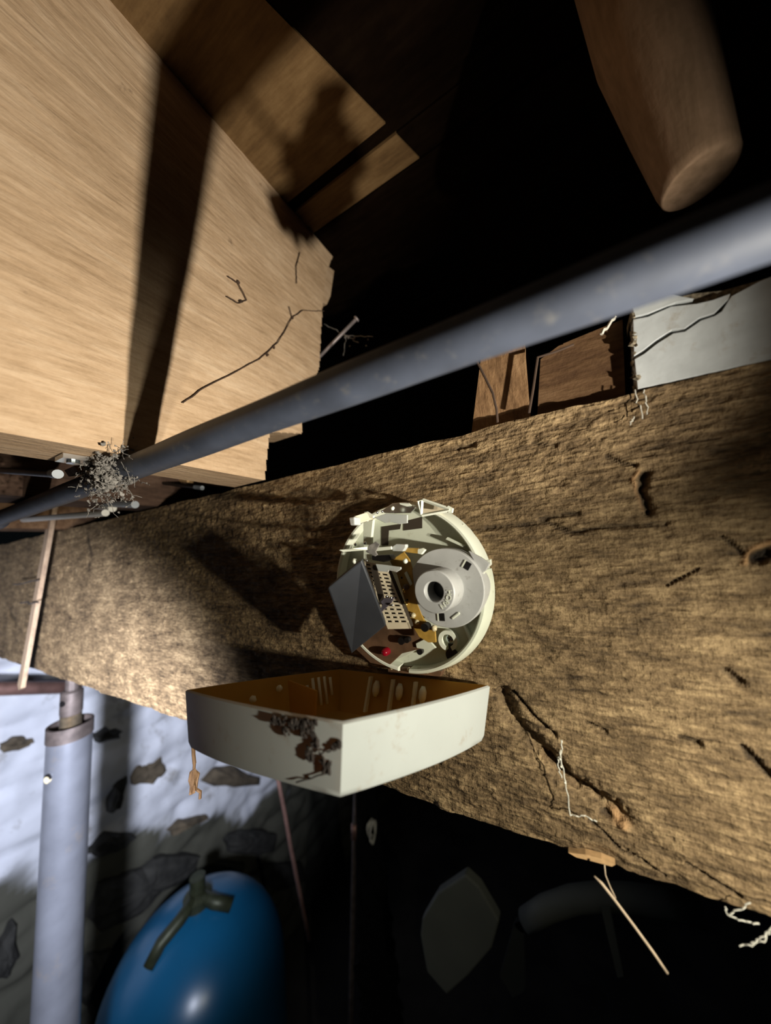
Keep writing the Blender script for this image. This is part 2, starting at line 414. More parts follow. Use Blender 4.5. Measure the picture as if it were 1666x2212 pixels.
wall_stone([(540, 1890), (580, 1868), (650, 1860), (660, 1900), (600, 1925)], M['stone'], 12, 0.04)
wall_stone([(440, 1880), (480, 1860), (530, 1862), (520, 1900), (460, 1915)], M['stone'], 13, 0.03)
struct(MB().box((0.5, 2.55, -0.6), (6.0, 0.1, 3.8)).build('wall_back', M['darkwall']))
struct(MB().box((0.3, 0.5, -1.97), (5.2, 4.4, 0.06)).build('floor', M['floor']))

# ------------------------------------------------------------------ the big beam
def axis_pts(segs):
    out = [segs[0][0]]
    for a, b, st in segs:
        n = max(1, int(round((b - a) / st))); out += list(np.linspace(a, b, n + 1)[1:])
    return np.array(out)
bx = axis_pts([(-1.78, -0.9, 0.006), (-0.9, -0.4, 0.0024), (-0.4, -0.1, 0.0012), (-0.1, 0.11, 0.0009), (0.11, 0.75, 0.008)])
bz = axis_pts([(0.0, 0.25, 0.0011)])
Xg, Zg = np.meshgrid(bx, bz)
hgt = 0.0020 * fbm(Xg * 60, Zg * 560, 3, 21) + 0.0009 * fbm(Xg * 22, Zg * 130, 3, 31) + 0.0014 * fbm(Xg * 7, Zg * 14, 3, 41)
hgt += 0.0017 * np.clip(fbm(Xg * 190, Zg * 260, 3, 51), -0.2, 0.4) * (0.4 + 1.4 * vnoise(Xg * 9, Zg * 16, 61))
wearR = np.zeros_like(Xg); wearG = np.zeros_like(Xg)
def scar(pts, width, depth, g=1.0, r=0.0):
    """a crack or gouge in the face, along a pixel polyline"""
    global hgt
    P = [onY(a, b, 0.0) for a, b in pts]
    dmin = np.full_like(Xg, 9.0)
    for p, q in zip(P[:-1], P[1:]):
        ax_, az_ = p[0], p[2]; dx, dz = q[0] - p[0], q[2] - p[2]; l2 = dx * dx + dz * dz + 1e-12
        t = np.clip(((Xg - ax_) * dx + (Zg - az_) * dz) / l2, 0, 1)
        dmin = np.minimum(dmin, np.hypot(Xg - ax_ - t * dx, Zg - az_ - t * dz))
    dmin = dmin + 0.6 * width * (vnoise(Xg * 500, Zg * 500, 77) - 0.5)
    k = np.exp(-(dmin / width) ** 2)
    hgt = hgt - depth * k
    wearG[:] = np.maximum(wearG, g * k); wearR[:] = np.maximum(wearR, r * k)
scar([(1050, 1140), (1180, 1128), (1235, 1150), (1300, 1138), (1440, 1132)], 0.0011, 0.0022, 0.6)
scar([(1165, 1122), (1215, 1112), (1250, 1108)], 0.0011, 0.002, 0.6)
scar([(1395, 1025), (1385, 1060), (1402, 1105)], 0.0022, 0.004, 0.85)
scar([(1380, 1018), (1366, 1036), (1378, 1064), (1392, 1100)], 0.0010, -0.001, 0, 0.7)
scar([(1640, 1205), (1666, 1195)], 0.0030, 0.005, 0.9)
scar([(1608, 1216), (1625, 1185), (1666, 1172)], 0.0013, -0.0015, 0, 0.9)
scar([(1560, 1160), (1605, 1195)], 0.0010, 0.002, 0.6)
scar([(1440, 1265), (1510, 1228)], 0.0006, 0.002, 0.7)
scar([(1570, 1450), (1600, 1475)], 0.0016, 0.003, 0.6)
scar([(1470, 1595), (1510, 1608)], 0.0014, 0.003, 0.6)
scar([(1605, 1615), (1640, 1650), (1666, 1680)], 0.0014, 0.003, 0.8)
scar([(1265, 1560), (1310, 1582)], 0.0007, 0.002, 0.5)
scar([(1485, 1870), (1540, 1905), (1600, 1940)], 0.0009, 0.003, 0.6)
scar([(1270, 1770), (1300, 1795), (1340, 1835), (1380, 1860), (1420, 1880)], 0.0006, 0.002, 0.7)
scar([(1345, 1830), (1400, 1868), (1440, 1900)], 0.0005, 0.002, 0.5)
# oblique gouge with torn fibres below the alarm
scar([(1085, 1500), (1110, 1560), (1170, 1620), (1230, 1690), (1300, 1730), (1335, 1760)], 0.0045, 0.006, 0.25)
scar([(1180, 1640), (1240, 1700), (1290, 1725)], 0.0022, 0.004, 0.55, 0.2)
scar([(1330, 1765), (1345, 1780)], 0.0028, -0.003, 0, 0.8)
scar([(1300, 1755), (1318, 1768)], 0.0012, 0.003, 0.8)
scar([(1110, 1495), (1150, 1545), (1200, 1590)], 0.0010, 0.003, 0.5)
scar([(185, 1165), (192, 1200)], 0.008, 0.004, 0.7)
scar([(190, 1215), (186, 1232)], 0.006, 0.003, 0.5)
scar([(20, 1330), (32, 1345)], 0.010, 0.004, 0.5)
scar([(990, 965), (1020, 960)], 0.0022, 0.003, 0.5)
scar([(1150, 955), (1200, 962)], 0.0015, 0.002, 0.6)
scar([(1310, 985), (1345, 1000), (1375, 1005)], 0.0010, 0.002, 0.6)
# thumbed, uneven lower arris
edge = np.exp(-Zg / 0.004); hgt -= edge * (0.0012 + 0.004 * np.clip(vnoise(Xg * 60, Zg * 0 + 2, 5) - 0.55, 0, 1))
zsh = np.exp(-Zg / 0.006) * 0.003 * (vnoise(Xg * 45, Zg * 0, 15) - 0.3) - np.exp(-(0.25 - Zg) / 0.006) * 0.003 * (vnoise(Xg * 45, Zg * 0 + 7, 25) - 0.3)
Pb = np.stack([Xg, 0.0 - hgt, Zg + zsh], -1)
bm_ = MB(); bm_.grid(Pb)
top = Pb[-1]; bot = Pb[0]; nb = len(bx)
bk = lambda arr, z: np.stack([arr[:, 0], np.full(nb, 0.21), np.full(nb, z)], -1)
bm_.grid(np.stack([top, bk(top, 0.248)])); bm_.grid(np.stack([bk(top, 0.248), bk(bot, 0.001)])); bm_.grid(np.stack([bk(bot, 0.001), bot]))
beam = bm_.build('timber_beam', M['beam'], smooth=False)
ca = beam.data.color_attributes.new('wear', 'FLOAT_COLOR', 'POINT')
cd = np.zeros((len(beam.data.vertices), 4), np.float32); cd[:, 3] = 1
nface = Xg.size
cd[:nface, 0] = np.clip(wearR, 0, 1).ravel(); cd[:nface, 1] = np.clip(wearG, 0, 1).ravel()
ca.data.foreach_set('color', cd.ravel())
tag(beam, 'massive rough sawn brown timber beam that carries the opened smoke alarm', 'beam')
# torn pale slivers on the lower arris
for (pts, w) in (([(1228, 1842), (1265, 1846), (1300, 1855), (1330, 1868), (1322, 1872), (1285, 1862), (1245, 1852)], .004),):
    MB().prism([onY(a, b, -0.0035) for a, b in pts], (0, .004, 0)).build('splinter', M['splinter'], beam)

# ------------------------------------------------------------------ left joist (pale) and its dark neighbours
XJ = -0.256
def yz(px, py): p = onX(px, py, XJ); return p[1], p[2]
prof = [(-1.30, 0.25), (-0.1225, 0.25), (-0.1225, 0.2540), (-0.1015, 0.2540), (-0.1015, 0.25), (-0.004, 0.25)]
prof += [yz(583, 932), yz(652, 936), yz(652, 908), yz(690, 792), yz(697, 655), yz(705, 590), (0.128, ZC), (-1.30, ZC)]
joist = thing('floor_joist', (XJ - 0.02, -0.2, 0.25), 'pale tan rough sawn joist at upper left, crossed by the shadow of the pipe', 'joist')
jm = MB()
jm.prism([(XJ - 0.0012, y, z) for y, z in prof], (-0.045, 0, 0))
# displaced visible face, clipped to the profile
gy = axis_pts([(-1.30, -0.25, 0.02), (-0.25, 0.13, 0.0018)]); gz = np.linspace(0.25, ZC, 150)
def inside(y, z):
    c = False; n = len(prof)
    for i in range(n):
        (y1, z1), (y2, z2) = prof[i], prof[(i + 1) % n]
        if (z1 > z) != (z2 > z) and y < (y2 - y1) * (z - z1) / (z2 - z1) + y1: c = not c
    return c
YG, ZG = np.meshgrid(gy, gz)
hj = 0.0010 * fbm(YG * 24, ZG * 260, 3, 71) + 0.0016 * fbm(YG * 9, ZG * 50, 3, 75) + 0.0008 * fbm(YG * 120, ZG * 160, 2, 79)
jv = np.stack([XJ + hj, YG, ZG], -1)
R_, C_ = YG.shape
ok = np.array([[inside(0.25 * (YG[i, j] + YG[i + 1, j] + YG[i, j + 1] + YG[i + 1, j + 1]), 0.5 * (ZG[i, j] + ZG[i + 1, j])) for j in range(C_ - 1)] for i in range(R_ - 1)])
fs = [(i * C_ + j, i * C_ + j + 1, (i + 1) * C_ + j + 1, (i + 1) * C_ + j) for i in range(R_ - 1) for j in range(C_ - 1) if ok[i, j]]
jm.add(jv.reshape(-1, 3).tolist(), fs)
jm.build('sawn_timber', M['joist'], joist)
MB().prism([onX(a, b, XJ - 0.012) for a, b in ((688, 560), (722, 585), (714, 640), (706, 658), (690, 650))], (-0.02, 0, 0)).build('nailed_cleat', M['joist'], joist)
for a, b, c, d in ((60, 800, 200, 806),):
    pass
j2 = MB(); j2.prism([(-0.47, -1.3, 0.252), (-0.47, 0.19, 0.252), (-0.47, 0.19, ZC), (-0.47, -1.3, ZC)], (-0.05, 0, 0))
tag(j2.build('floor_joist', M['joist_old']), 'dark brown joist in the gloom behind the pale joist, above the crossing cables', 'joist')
j3 = MB(); j3.prism([(-0.78, -1.3, 0.251), (-0.78, 0.19, 0.251), (-0.78, 0.19, ZC), (-0.78, -1.3, ZC)], (-0.05, 0, 0))
tag(j3.build('floor_joist', M['block_dark']), 'reddish joist end resting on the beam at the far left edge', 'joist')

# nail in the joist end
nb_ = onX(693, 768, XJ - 0.006); nt_ = onY(770, 689, nb_[1] + 0.012)
nail = thing('nail', nb_, 'bent looking iron nail sticking out of the end of the pale joist', 'nail')
dirn = unit(nt_ - nb_)
MB().tube([nb_ - dirn * 0.02, nt_], 0.0022, 10).build('shank', M['nail'], nail, smooth=True)
MB().lathe(nt_, [(0, -0.001), (.0038, -0.001), (.0042, 0.0004), (.0034, 0.0016), (0, 0.002)], dirn, 16).build('nail_head', M['nail'], nail, smooth=True)
wm = MB(); b0 = onY(748, 725, nb_[1] + 0.008)
for k, (e) in enumerate(((806, 727), (742, 768), (775, 740), (700, 700))):
    wm.tube(curl(b0, onY(e[0], e[1], nb_[1] + 0.008), 0.0016, 9, k), 0.0006, 5)
for k in range(10): wm.blob(onY(745 + 3.5 * k * rng.random() * 2, 728 + 3 * k * rng.random(), nb_[1] + 0.008), 0.0011, 6, 4, .5, k)
tag(wm.build('cobweb', M['dust']), 'dusty cobweb strands caught on the nail in the joist end', 'cobweb')

# dark dry roots / strands on the joist face
rm = MB()
for k, pts in enumerate(([(492, 596), (515, 612), (533, 648), (515, 655), (490, 640)], [(395, 870), (440, 838), (560, 776), (600, 740), (632, 685), (655, 670), (700, 672)], [(632, 690), (625, 662)], [(648, 545), (640, 575), (641, 612)])):
    P = [onX(a, b, XJ + 0.0025) for a, b in pts]; d = []
    for p, q in zip(P[:-1], P[1:]): d += curl(p, q, 0.0005, 5, k)[:-1]
    d.append(P[-1]); rm.tube(d, 0.00055, 5)
for k, (a, b) in enumerate(((592, 750), (578, 766), (520, 650), (632, 687), (515, 610))): rm.blob(onX(a, b, XJ + 0.002), 0.0016, 6, 4, .5, k)
tag(rm.build('dry_root', M['root']), 'thin dark dry root strands lying across the face of the pale joist', 'root')

# ------------------------------------------------------------------ the grey-blue pipe
PYc, PZc, PR = -0.112, 0.2438, 0.0084
pipe = thing('pipe', (-0.6, PYc, PZc), 'long slate blue pipe running below the joists along the beam', 'pipe')
px_ = np.linspace(-1.69, 0.42, 120)
MB().tube([(x, PYc + 0.0006 * math.sin(x * 9), PZc + 0.0008 * math.sin(x * 5)) for x in px_], [PR * (1 + 0.02 * math.sin(x * 61)) for x in px_], 28).build('tube', M['pipe'], pipe, smooth=True)
MB().lathe((-0.62, PYc, PZc), [(PR, -0.02), (PR + .004, -0.018), (PR + .004, 0.018), (PR, 0.02)], (1, 0, 0), 24).build('coupling', M['pipe'], pipe, smooth=True)
st = MB(); st.lathe((-0.282, PYc, PZc), [(PR + .0006, -.007), (PR + .0022, -.007), (PR + .0022, .007), (PR + .0006, .007)], (1, 0, 0), 24)
st.box((-0.282, PYc - 0.02, 0.2478), (0.014, 0.026, 0.003)); st.build('strap', M['silver'], pipe, smooth=False)
MB().lathe((-0.282, PYc - 0.026, 0.2463), [(0, -0.002), (.0035, -0.0015), (.0035, 0), (0, 0)], (0, 0, 1), 12).build('strap_screw', M['screw'], pipe)

# unseen lump added past the right frame edge to throw the ragged ceiling shadow
lm_ = MB(); q = random.Random(31)
for k in range(70): lm_.blob((0.0915 + q.gauss(0, .0062), -0.0745 + q.gauss(0, .0046), 0.2495 + q.gauss(0, .0050)), .002 + .004 * q.random(), 7, 5, .6, k)
for k in range(8):
    p = np.array([0.0915 + q.gauss(0, .007), -0.0755 + q.gauss(0, .005), 0.249 + q.gauss(0, .006)]); lm_.tube(curl(p, p + np.array([q.gauss(0, .006), q.gauss(0, .006), q.gauss(0, .006)]), .0015, 5, k), .0004, 4)
lm_.tube([(0.0915, PYc, PZc + .004), (0.0915, -0.077, 0.2485)], .0008, 6)
lm_.build('shadow_lump', M['dust'], pipe)['kind'] = 'stuff'

# dust clump where the pipe passes under the joist
dm = MB(); c0 = np.array([-0.272, PYc - 0.004, 0.242])
q = random.Random(3)
for k in range(620):
    p = c0 + np.array([q.gauss(0, .010), (q.random() - .85) * .020, q.gauss(-.001, .010)]); dm.blob(p, 0.0004 + 0.0011 * q.random() ** 2, 6, 4, .6, k)
for k in range(8):
    dm.blob(c0 + np.array([q.gauss(0, .005), -.006 - .006 * q.random(), q.gauss(0, .006)]), .0045, 9, 6, .45, k)
for k in range(200):
    p = c0 + np.array([q.gauss(0, .012), (q.random() - .85) * .020, q.gauss(-.001, .011)])
    dm.tube(curl(p, p + np.array([q.gauss(0, .005), q.gauss(0, .004), q.gauss(-.002, .006)]), .0016, 5, k), .00018, 4)
tag(dm.build('dust_clump', M['dust']), 'fluffy grey clump of dust and cobweb where the pipe passes under the joist', 'dust', kind='stuff')

# ------------------------------------------------------------------ pipes, cables and laths crowding the left end
def rod(name, p0, p1, r, mat, label, cat, tip=None, group=None):
    p0, p1 = np.array(p0), np.array(p1)
    if tip is None:
        o = MB().tube([p0, p1], r, 14).build(name, mat, None, auto=40); return tag(o, label, cat, group)
    t = thing(name, p0, label, cat, group)
    MB().tube([p0, p1], r, 14).build('shaft', mat, t, auto=40)
    d = unit(p1 - p0)
    MB().tube([p1 - d * tip[0], p1 + d * 0.001], r * 1.12, 14).build('tip', tip[1], t, auto=40)
    return t
rod('cable', onY(40, 1124, -0.050), onY(228, 1108, -0.050), 0.0040, M['cable'], 'thick white cable lying level in front of the beam top at far left', 'cable')
rod('cable', onY(120, 1078, -0.040), onY(243, 1098, -0.040), 0.0046, M['cable'], 'white flat ended cable on the beam top, under the grey conduit', 'cable')
rod('conduit', onY(130, 1084, -0.046), onY(292, 1090, -0.046), 0.0040, M['greycable'], 'grey plastic conduit with blunt end above the white cables', 'conduit')
rod('brown_pipe', onY(190, 1040, 0.05), onY(398, 1064, 0.05), 0.0110, M['redpipe'], 'short fat red-brown pipe on the beam behind the dust clump', 'pipe')
rod('bolt', onY(338, 1042, 0.01), onY(436, 1054, 0.01), 0.0024, M['black'], 'thin black bolt with grey tip in front of the brown pipe', 'bolt', (0.014, M['greycable']))
rod('dark_pipe', onY(-90, 968, -0.140), onY(142, 987, -0.140), 0.0022, M['joist_old'], 'upper dark pipe with grey tip under the pale joist at left', 'pipe', (0.012, M['greycable']))
rod('dark_pipe', onY(-90, 1010, -0.140), onY(124, 1024, -0.140), 0.0028, M['pipe_dark'], 'lower dark pipe with grey tip, just above the blue pipe at left', 'pipe', (0.009, M['greycable']))
MB_ = MB().prism([onY(a, b, 0.03) for a, b in ((350, 1021), (404, 1015), (404, 1042), (352, 1040))], (0, .05, 0))
tag(MB_.build('wood_offcut', M['splinter']), 'small pale wood offcut wedged on the beam below the joist', 'offcut')
m_ = MB().prism([onX(a, b, XJ - 0.075) for a, b in ((160, 1006), (205, 998), (208, 1016), (170, 1020))], (-0.02, 0, 0))
tag(m_.build('wood_wedge', M['block']), 'small orange-brown wedge of wood in the dark under the joist', 'wedge')
# hanging lath in front of the beam
la = [onY(118, 1050, -0.02), onY(96, 1180, -0.021), onY(72, 1310, -0.022), onY(41, 1486, -0.024)]
lath = MB(); lath.prism([la[0] + (-.010, 0, 0), la[0] + (.010, 0, 0), la[1] + (.009, 0, 0), la[2] + (.010, 0, 0), la[3] + (.008, 0, .0), la[3] + (-.002, 0, -.004), la[3] + (-.009, 0, .004), la[2] + (-.009, 0, 0), la[1] + (-.009, 0, 0)], (0, .006, 0))
tag(lath.build('wooden_lath', M['lath']), 'narrow tan wooden lath hanging in front of the left end of the beam', 'lath')
th = MB()
th.tube(curl(onY(30, 1262, -.027), onY(82, 1254, -.027), .003, 6, 3), .0012, 5); th.tube(curl(onY(44, 1302, -.027), onY(84, 1302, -.027), .003, 6, 4), .0012, 5)
tag(th.build('dark_thread', M['soot']), 'two dark threads snagged across the hanging wooden lath', 'thread')
co = onX(0, 1488, -1.45); ce = onX(172, 1484, -1.45)
tag(MB().tube([co + (ce - co) * -1.2, ce], 0.018, 16).build('copper_pipe', M['copper'], smooth=True), 'level copper brown pipe in front of the whitewashed wall', 'pipe')

# ------------------------------------------------------------------ jack post
pc = np.array([-0.852, 0.042]); 
post = thing('jack_post', (pc[0], pc[1], -1.94), 'galvanised steel jack post under the left part of the beam', 'post')
def lean(z): return np.array([pc[0] - 0.030 * (-z), pc[1] + 0.0 * z, z])
zt = onY(142, 1555, 0.042)[2]
ct, cb_ = lean(zt), lean(-1.93)
axp = unit(ct - cb_); Lp = np.linalg.norm(ct - cb_)
MB().lathe(cb_, [(0.0, 0), (.0320, 0), (.0320, Lp - .004), (.0300, Lp - .004), (.0300, Lp - .10)], axp, 40).build('tube', M['zinc'], post, auto=40)
MB().lathe(cb_, [(.0322, Lp - .024), (.0334, Lp - .024), (.0334, Lp), (.0298, Lp), (.0298, Lp - .02)], axp, 40).build('collar', M['rust'], post, auto=40)
MB().lathe(cb_, [(.0299, Lp - .018), (.016, Lp - .016)], axp, 40).build('collar_disc', M['black'], post)
pr = []
for k in range(60):
    pr.append((.0136 if k % 2 else .0158, Lp - .03 + k * .0012))
zs = Lp - .03 + 59 * .0012
tm = MB(); tm.lathe(cb_, pr[:40], axp, 24); tm.build('screw_thread', M['thread'], post)
s0 = Lp - .03 + 38 * .0012
MB().lathe(cb_, [(.0158, s0), (.0165, s0 + .004), (.0165, s0 + .040), (.013, s0 + .043), (0, s0 + .043)], axp, 24).build('screw_head', M['rust'], post, auto=40)
hp = cb_ + axp * (s0 + .024)
MB().lathe(hp + np.array([0.006, -.0135, 0]), [(0, 0.0028), (.0052, 0.0028), (.0052, 0), (0, 0)], (0.42, -0.9, 0), 16).build('bar_hole', M['black'], post)
ptop = cb_ + axp * (s0 + .043)
MB().box((ptop[0], ptop[1] + .03, -0.0025), (0.10, 0.09, 0.004)).build('top_plate', M['rust'], post, bevel=.001)
MB().tube([ptop - axp * .004, (ptop[0], ptop[1], -.004)], .010, 16).build('pin', M['rust'], post)
hk = cb_ + axp * (Lp - .075) + np.array([0.012, -.0305, 0])
MB().lathe(hk, [(0, .002), (.0060, .002), (.0060, -.002)], (.36, -.93, 0), 18).build('pin_hole', M['black'], post)
MB().lathe(hk + np.array([0, -.0002, -.003]), [(0, .0024), (.0055, .0022), (.0055, -.002)], (.36, -.93, 0), 18).build('pin_end', M['pearl'], post)
MB().box((cb_[0], cb_[1], -1.935), (.14, .14, .008)).build('foot_plate', M['rust'], post)

# ------------------------------------------------------------------ blue tank
tX = -1.15
cpt = onX(428, 2212, tX); dep = float((ROT.T @ (cpt - EYE))[2]); rt = 182 * dep / PF
tc_ = np.array([tX, cpt[1], 0.0]); ztop = onX(440, 1935, tX)[2]
tank = thing('pressure_tank', (tX, cpt[1], -1.94), 'domed blue pressure tank standing in the dark by the stone wall', 'tank')
prof_t = [(rt, -1.80)]
hd = rt * 0.95
for k in range(13):
    a = math.pi / 2 * k / 12; prof_t.append((rt * math.cos(a), ztop - hd + hd * math.sin(a)))
tb = MB(); tb.lathe((tX, cpt[1], 0), prof_t, (0, 0, 1), 56); tb.build('shell', M['blue'], tank, smooth=True)
MB().lathe((tX, cpt[1], 0), [(rt * 0.8, -1.94), (rt * 0.8, -1.79), (rt * 0.75, -1.79)], (0, 0, 1), 40).build('base_ring', M['black'], tank)
vm = MB(); vc = np.array([tX, cpt[1], ztop])
vm.lathe(vc, [(.040, -.03), (.040, .02), (.022, .03), (.022, .07), (0, .07)], (0, 0, 1), 20)
vm.build('valve_body', M['olive'], tank, auto=40)
tow = unit(np.array([EYE[0] - tX, EYE[1] - cpt[1], 0])); sid = np.array([-tow[1], tow[0], 0])
for s_, nm in ((-1, 1), (1, 1)):
    P = [vc + np.array([0, 0, .02]), vc + sid * s_ * .045 + tow * .045 + (0, 0, .01), vc + sid * s_ * .09 + tow * .06 + (0, 0, -.010), vc + sid * s_ * .115 + tow * .075 + (0, 0, -.04)]
    if s_ > 0: P = [P[0], P[1], P[2]]
    MB().tube(P, .017, 12).build('elbow', M['olive'], tank, smooth=True)

# ------------------------------------------------------------------ things in the dark below the beam
thin = [onX(a, b, -0.75) for a, b in ((592, 1630), (604, 1700), (616, 1760), (628, 1830), (640, 1890), (652, 1950), (668, 2030))]
tag(MB().tube(thin, .0052, 12).build('copper_tube', M['copper'], smooth=True), 'thin bare copper tube dropping down behind the hanging alarm cover', 'tube')
rp = [onX(a, b, -0.62) for a, b in ((770, 1690), (766, 1800), (763, 1950), (760, 2100), (757, 2330))]
rodo = thing('standing_pipe', rp[-1], 'slim upright rusty pipe in the dark below the front corner of the cover', 'pipe')
MB().tube(rp, .0065, 12).build('tube', M['rust'], rodo, smooth=True)
MB().tube([onX(765.5, 1812, -.62), onX(765.6, 1780, -.62)], .0085, 12).build('coupling', M['copper'], rodo, smooth=True)
# crumpled film
nu, nv = 26, 90
A0, A1, B0, B1 = onX(772, 1700, -0.60), onX(812, 1700, -0.60), onX(772, 2260, -0.60), onX(880, 2260, -0.60)
G = np.zeros((nv, nu, 3))
for i in range(nv):
    for j in range(nu):
        u, v = j / (nu - 1), i / (nv - 1)
        p = (A0 * (1 - u) + A1 * u) * (1 - v) + (B0 * (1 - u) + B1 * u) * v
        am = 0.004 + 0.02 * v
        p = p + np.array([am * float(fbm(np.array(u * 3.), np.array(v * 26.), 3, 5)) * 2, 0, am * .5 * float(fbm(np.array(u * 4.), np.array(v * 18.), 3, 9))])
        G[i, j] = p
fm = MB(); fm.grid(G); fo = fm.build('plastic_film', M['film'], smooth=True); so = fo.modifiers.new('solid', 'SOLIDIFY'); so.thickness = .0008
tag(fo, 'crumpled strip of glossy black plastic film beside the slim rusty pipe', 'film')
kn = MB(); kc = onX(800, 1792, -0.575)
for k in range(7):
    a = k * 0.9; kn.tube([kc + np.array([0, math.cos(t) * .013 * (1 + .2 * math.sin(3 * t + k)), math.sin(t) * .022 * (1 + .25 * math.cos(2 * t + a))]) + np.array([.002 * k, .004 * math.sin(a), .004 * math.cos(a)]) for t in np.linspace(a, a + 4.4, 14)], .0022, 6)
tag(kn.build('twine_knot', M['web'], smooth=True), 'pale knot of twine on the black plastic film', 'knot')
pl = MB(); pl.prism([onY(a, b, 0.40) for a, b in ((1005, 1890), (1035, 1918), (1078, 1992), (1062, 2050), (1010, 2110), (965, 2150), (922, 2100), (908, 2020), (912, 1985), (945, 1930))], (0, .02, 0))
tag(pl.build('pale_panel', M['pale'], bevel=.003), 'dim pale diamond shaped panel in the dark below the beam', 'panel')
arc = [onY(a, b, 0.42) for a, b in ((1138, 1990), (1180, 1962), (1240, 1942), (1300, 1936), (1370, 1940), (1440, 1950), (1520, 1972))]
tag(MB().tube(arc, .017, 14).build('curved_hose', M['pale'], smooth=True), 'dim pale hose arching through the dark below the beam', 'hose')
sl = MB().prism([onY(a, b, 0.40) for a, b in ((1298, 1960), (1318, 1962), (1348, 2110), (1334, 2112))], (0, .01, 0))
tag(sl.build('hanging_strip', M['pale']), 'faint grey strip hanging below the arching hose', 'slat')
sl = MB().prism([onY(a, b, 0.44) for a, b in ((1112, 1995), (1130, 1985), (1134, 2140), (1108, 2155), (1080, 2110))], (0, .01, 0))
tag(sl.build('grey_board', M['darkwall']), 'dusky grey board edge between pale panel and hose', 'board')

# ------------------------------------------------------------------ on top of the beam, right
bA = MB(); bA.prism([(-0.056, 0.010, 0.252), (-0.0165, 0.010, 0.252), (-0.0145, 0.010, 0.308), (-0.0435, 0.010, 0.306)], (0, .05, 0))
tag(bA.build('wood_block', M['block']), 'orange-brown upright wood block on the beam, wire shadow across it', 'block')
bB = MB(); bB.prism([onY(a, b, 0.007) for a, b in ((1168, 776), (1210, 745), (1290, 712), (1345, 690), (1352, 872), (1160, 915))], (0, .06, 0))
tag(bB.build('wood_block', M['block_dark']), 'dark grained wood block on the beam next to the whitewashed board', 'block')
wr = MB(); wr.tube([onY(1075, 912, 0.000), onY(1073, 885, 0.000), onY(1065, 850, 0.0), onY(1048, 815, 0.001), onY(1030, 780, .002)], .0008, 6)
wr.tube([onY(1143, 892, .001), onY(1152, 840, .001), onY(1162, 772, .001), onY(1200, 760, .002), onY(1240, 744, .003)], .0008, 6)
tag(wr.build('thin_wire', M['root']), 'thin dark wires standing up from the beam top before the wood blocks', 'wire')
wbd = thing('whitewashed_board', (0.07, 0.0, 0.25), 'whitewashed board with long crack lying on the beam top at right', 'board')
def wpoly(pts): return [onY(a, b, 0.0) for a, b in pts]
MB().prism(wpoly([(1371, 776), (1392, 764), (1420, 742), (1455, 720), (1480, 716), (1515, 692), (1545, 682), (1560, 672), (1580, 640), (1640, 608), (1760, 560), (1800, 740), (1666, 776), (1520, 808), (1378, 840)]), (0, .018, 0)).build('lower_slab', M['paintboard'], wbd, bevel=.0002)
MB().prism(wpoly([(1368, 690), (1400, 684), (1450, 662), (1505, 656), (1540, 648), (1578, 634), (1574, 646), (1556, 664), (1544, 676), (1512, 686), (1480, 709), (1452, 712), (1418, 734), (1390, 756), (1370, 768)]), (0, .018, 0)).build('upper_slab', M['paintboard'], wbd, bevel=.0002)
MB().prism(wpoly([(1367, 662), (1400, 650), (1440, 634), (1500, 645), (1460, 653), (1400, 677), (1370, 684)]), (0, .018, 0)).build('flake', M['paintboard'], wbd, bevel=.0002)
bkm = MB().prism([onY(a, b, 0.004) for a, b in ((1364, 666), (1500, 634), (1560, 628), (1640, 606), (1790, 560), (1790, 740), (1600, 790), (1374, 838))], (0, .020, 0))
bkm.build('core', M['rawedge'], wbd)
eg = MB(); q = random.Random(8)
for k in range(60):
    p = onY(1366 + q.random() * 8 + k * .12, 668 + k * 2.9, q.random() * .018)
    eg.blob(p, .0008 + .0016 * q.random(), 6, 4, .6, k)
eg.build('ragged_edge', M['rawedge'], wbd)['kind'] = 'stuff'
fib = thing('dangling_fibres', onY(1372, 842, -.002), 'pale fibres dangling from the broken end of the whitewashed board', 'fibre')
for k, (a, b, am) in enumerate((((1372, 842, -.002), (1388, 905, -.004), .001), ((1392, 842, -.002), (1398, 895, -.004), .0012), ((1370, 900, -.003), (1362, 918, -.004), .0008))):
    MB().tube(curl(onY(*a), onY(*b), am, 7, k + 1), .0003, 5).build('fibre', M['web'], fib)
MB().tube(curl(onY(1300, 722, .0), onY(1340, 670, .01), .002, 7, 6), .0009, 5).build('fibre', M['web'], fib)
# pole through the hatch
pole = MB()
pz = [(.0780, .3530, .0135), (.0780, .3532, .0152), (.0778, .3545, .0162), (.0770, .3590, .0168), (.0735, .400, .0205), (.0690, .455, .0250), (.0640, .5995, .029)]
pole.tube([(x, -0.002, z) for x, z, r in pz], [r for x, z, r in pz], 48)
tag(pole.build('wooden_pole', M['pole'], smooth=True), 'round wooden pole end hanging down from the dark at upper right', 'pole')

# ------------------------------------------------------------------ smoke alarm
AC = np.array([-0.1092, 0.0, 0.1475])
alarm = thing('smoke_alarm', (AC[0], 0, AC[2]), 'opened white round smoke alarm screwed to the beam, its cover hanging open', 'smoke alarm')
AYN = (0, -1, 0)
MB().lathe(AC, [(0, 0.0005), (.0595, 0.0005), (.0595, .0045), (0, .0045)], AYN, 96).build('base_plate', M['white_plastic'], alarm)
# rim: outer wall tapers toward the photographer; a notch at the right splits it in two
def rim_arc(a0, a1):
    m = MB(); prof_r = [(.0550, .0045), (.0550, .0125), (.0558, .0135), (.0572, .0135), (.0580, .0125), (.0604, .0005)]
    m.lathe(AC, prof_r, AYN, 80, a0, a1)
    n = 81; base = 0
    for k in (0, 80): m.f.append(tuple((i * n + k) for i in range(len(prof_r))) if k else tuple(reversed([(i * n + k) for i in range(len(prof_r))])))
    return m
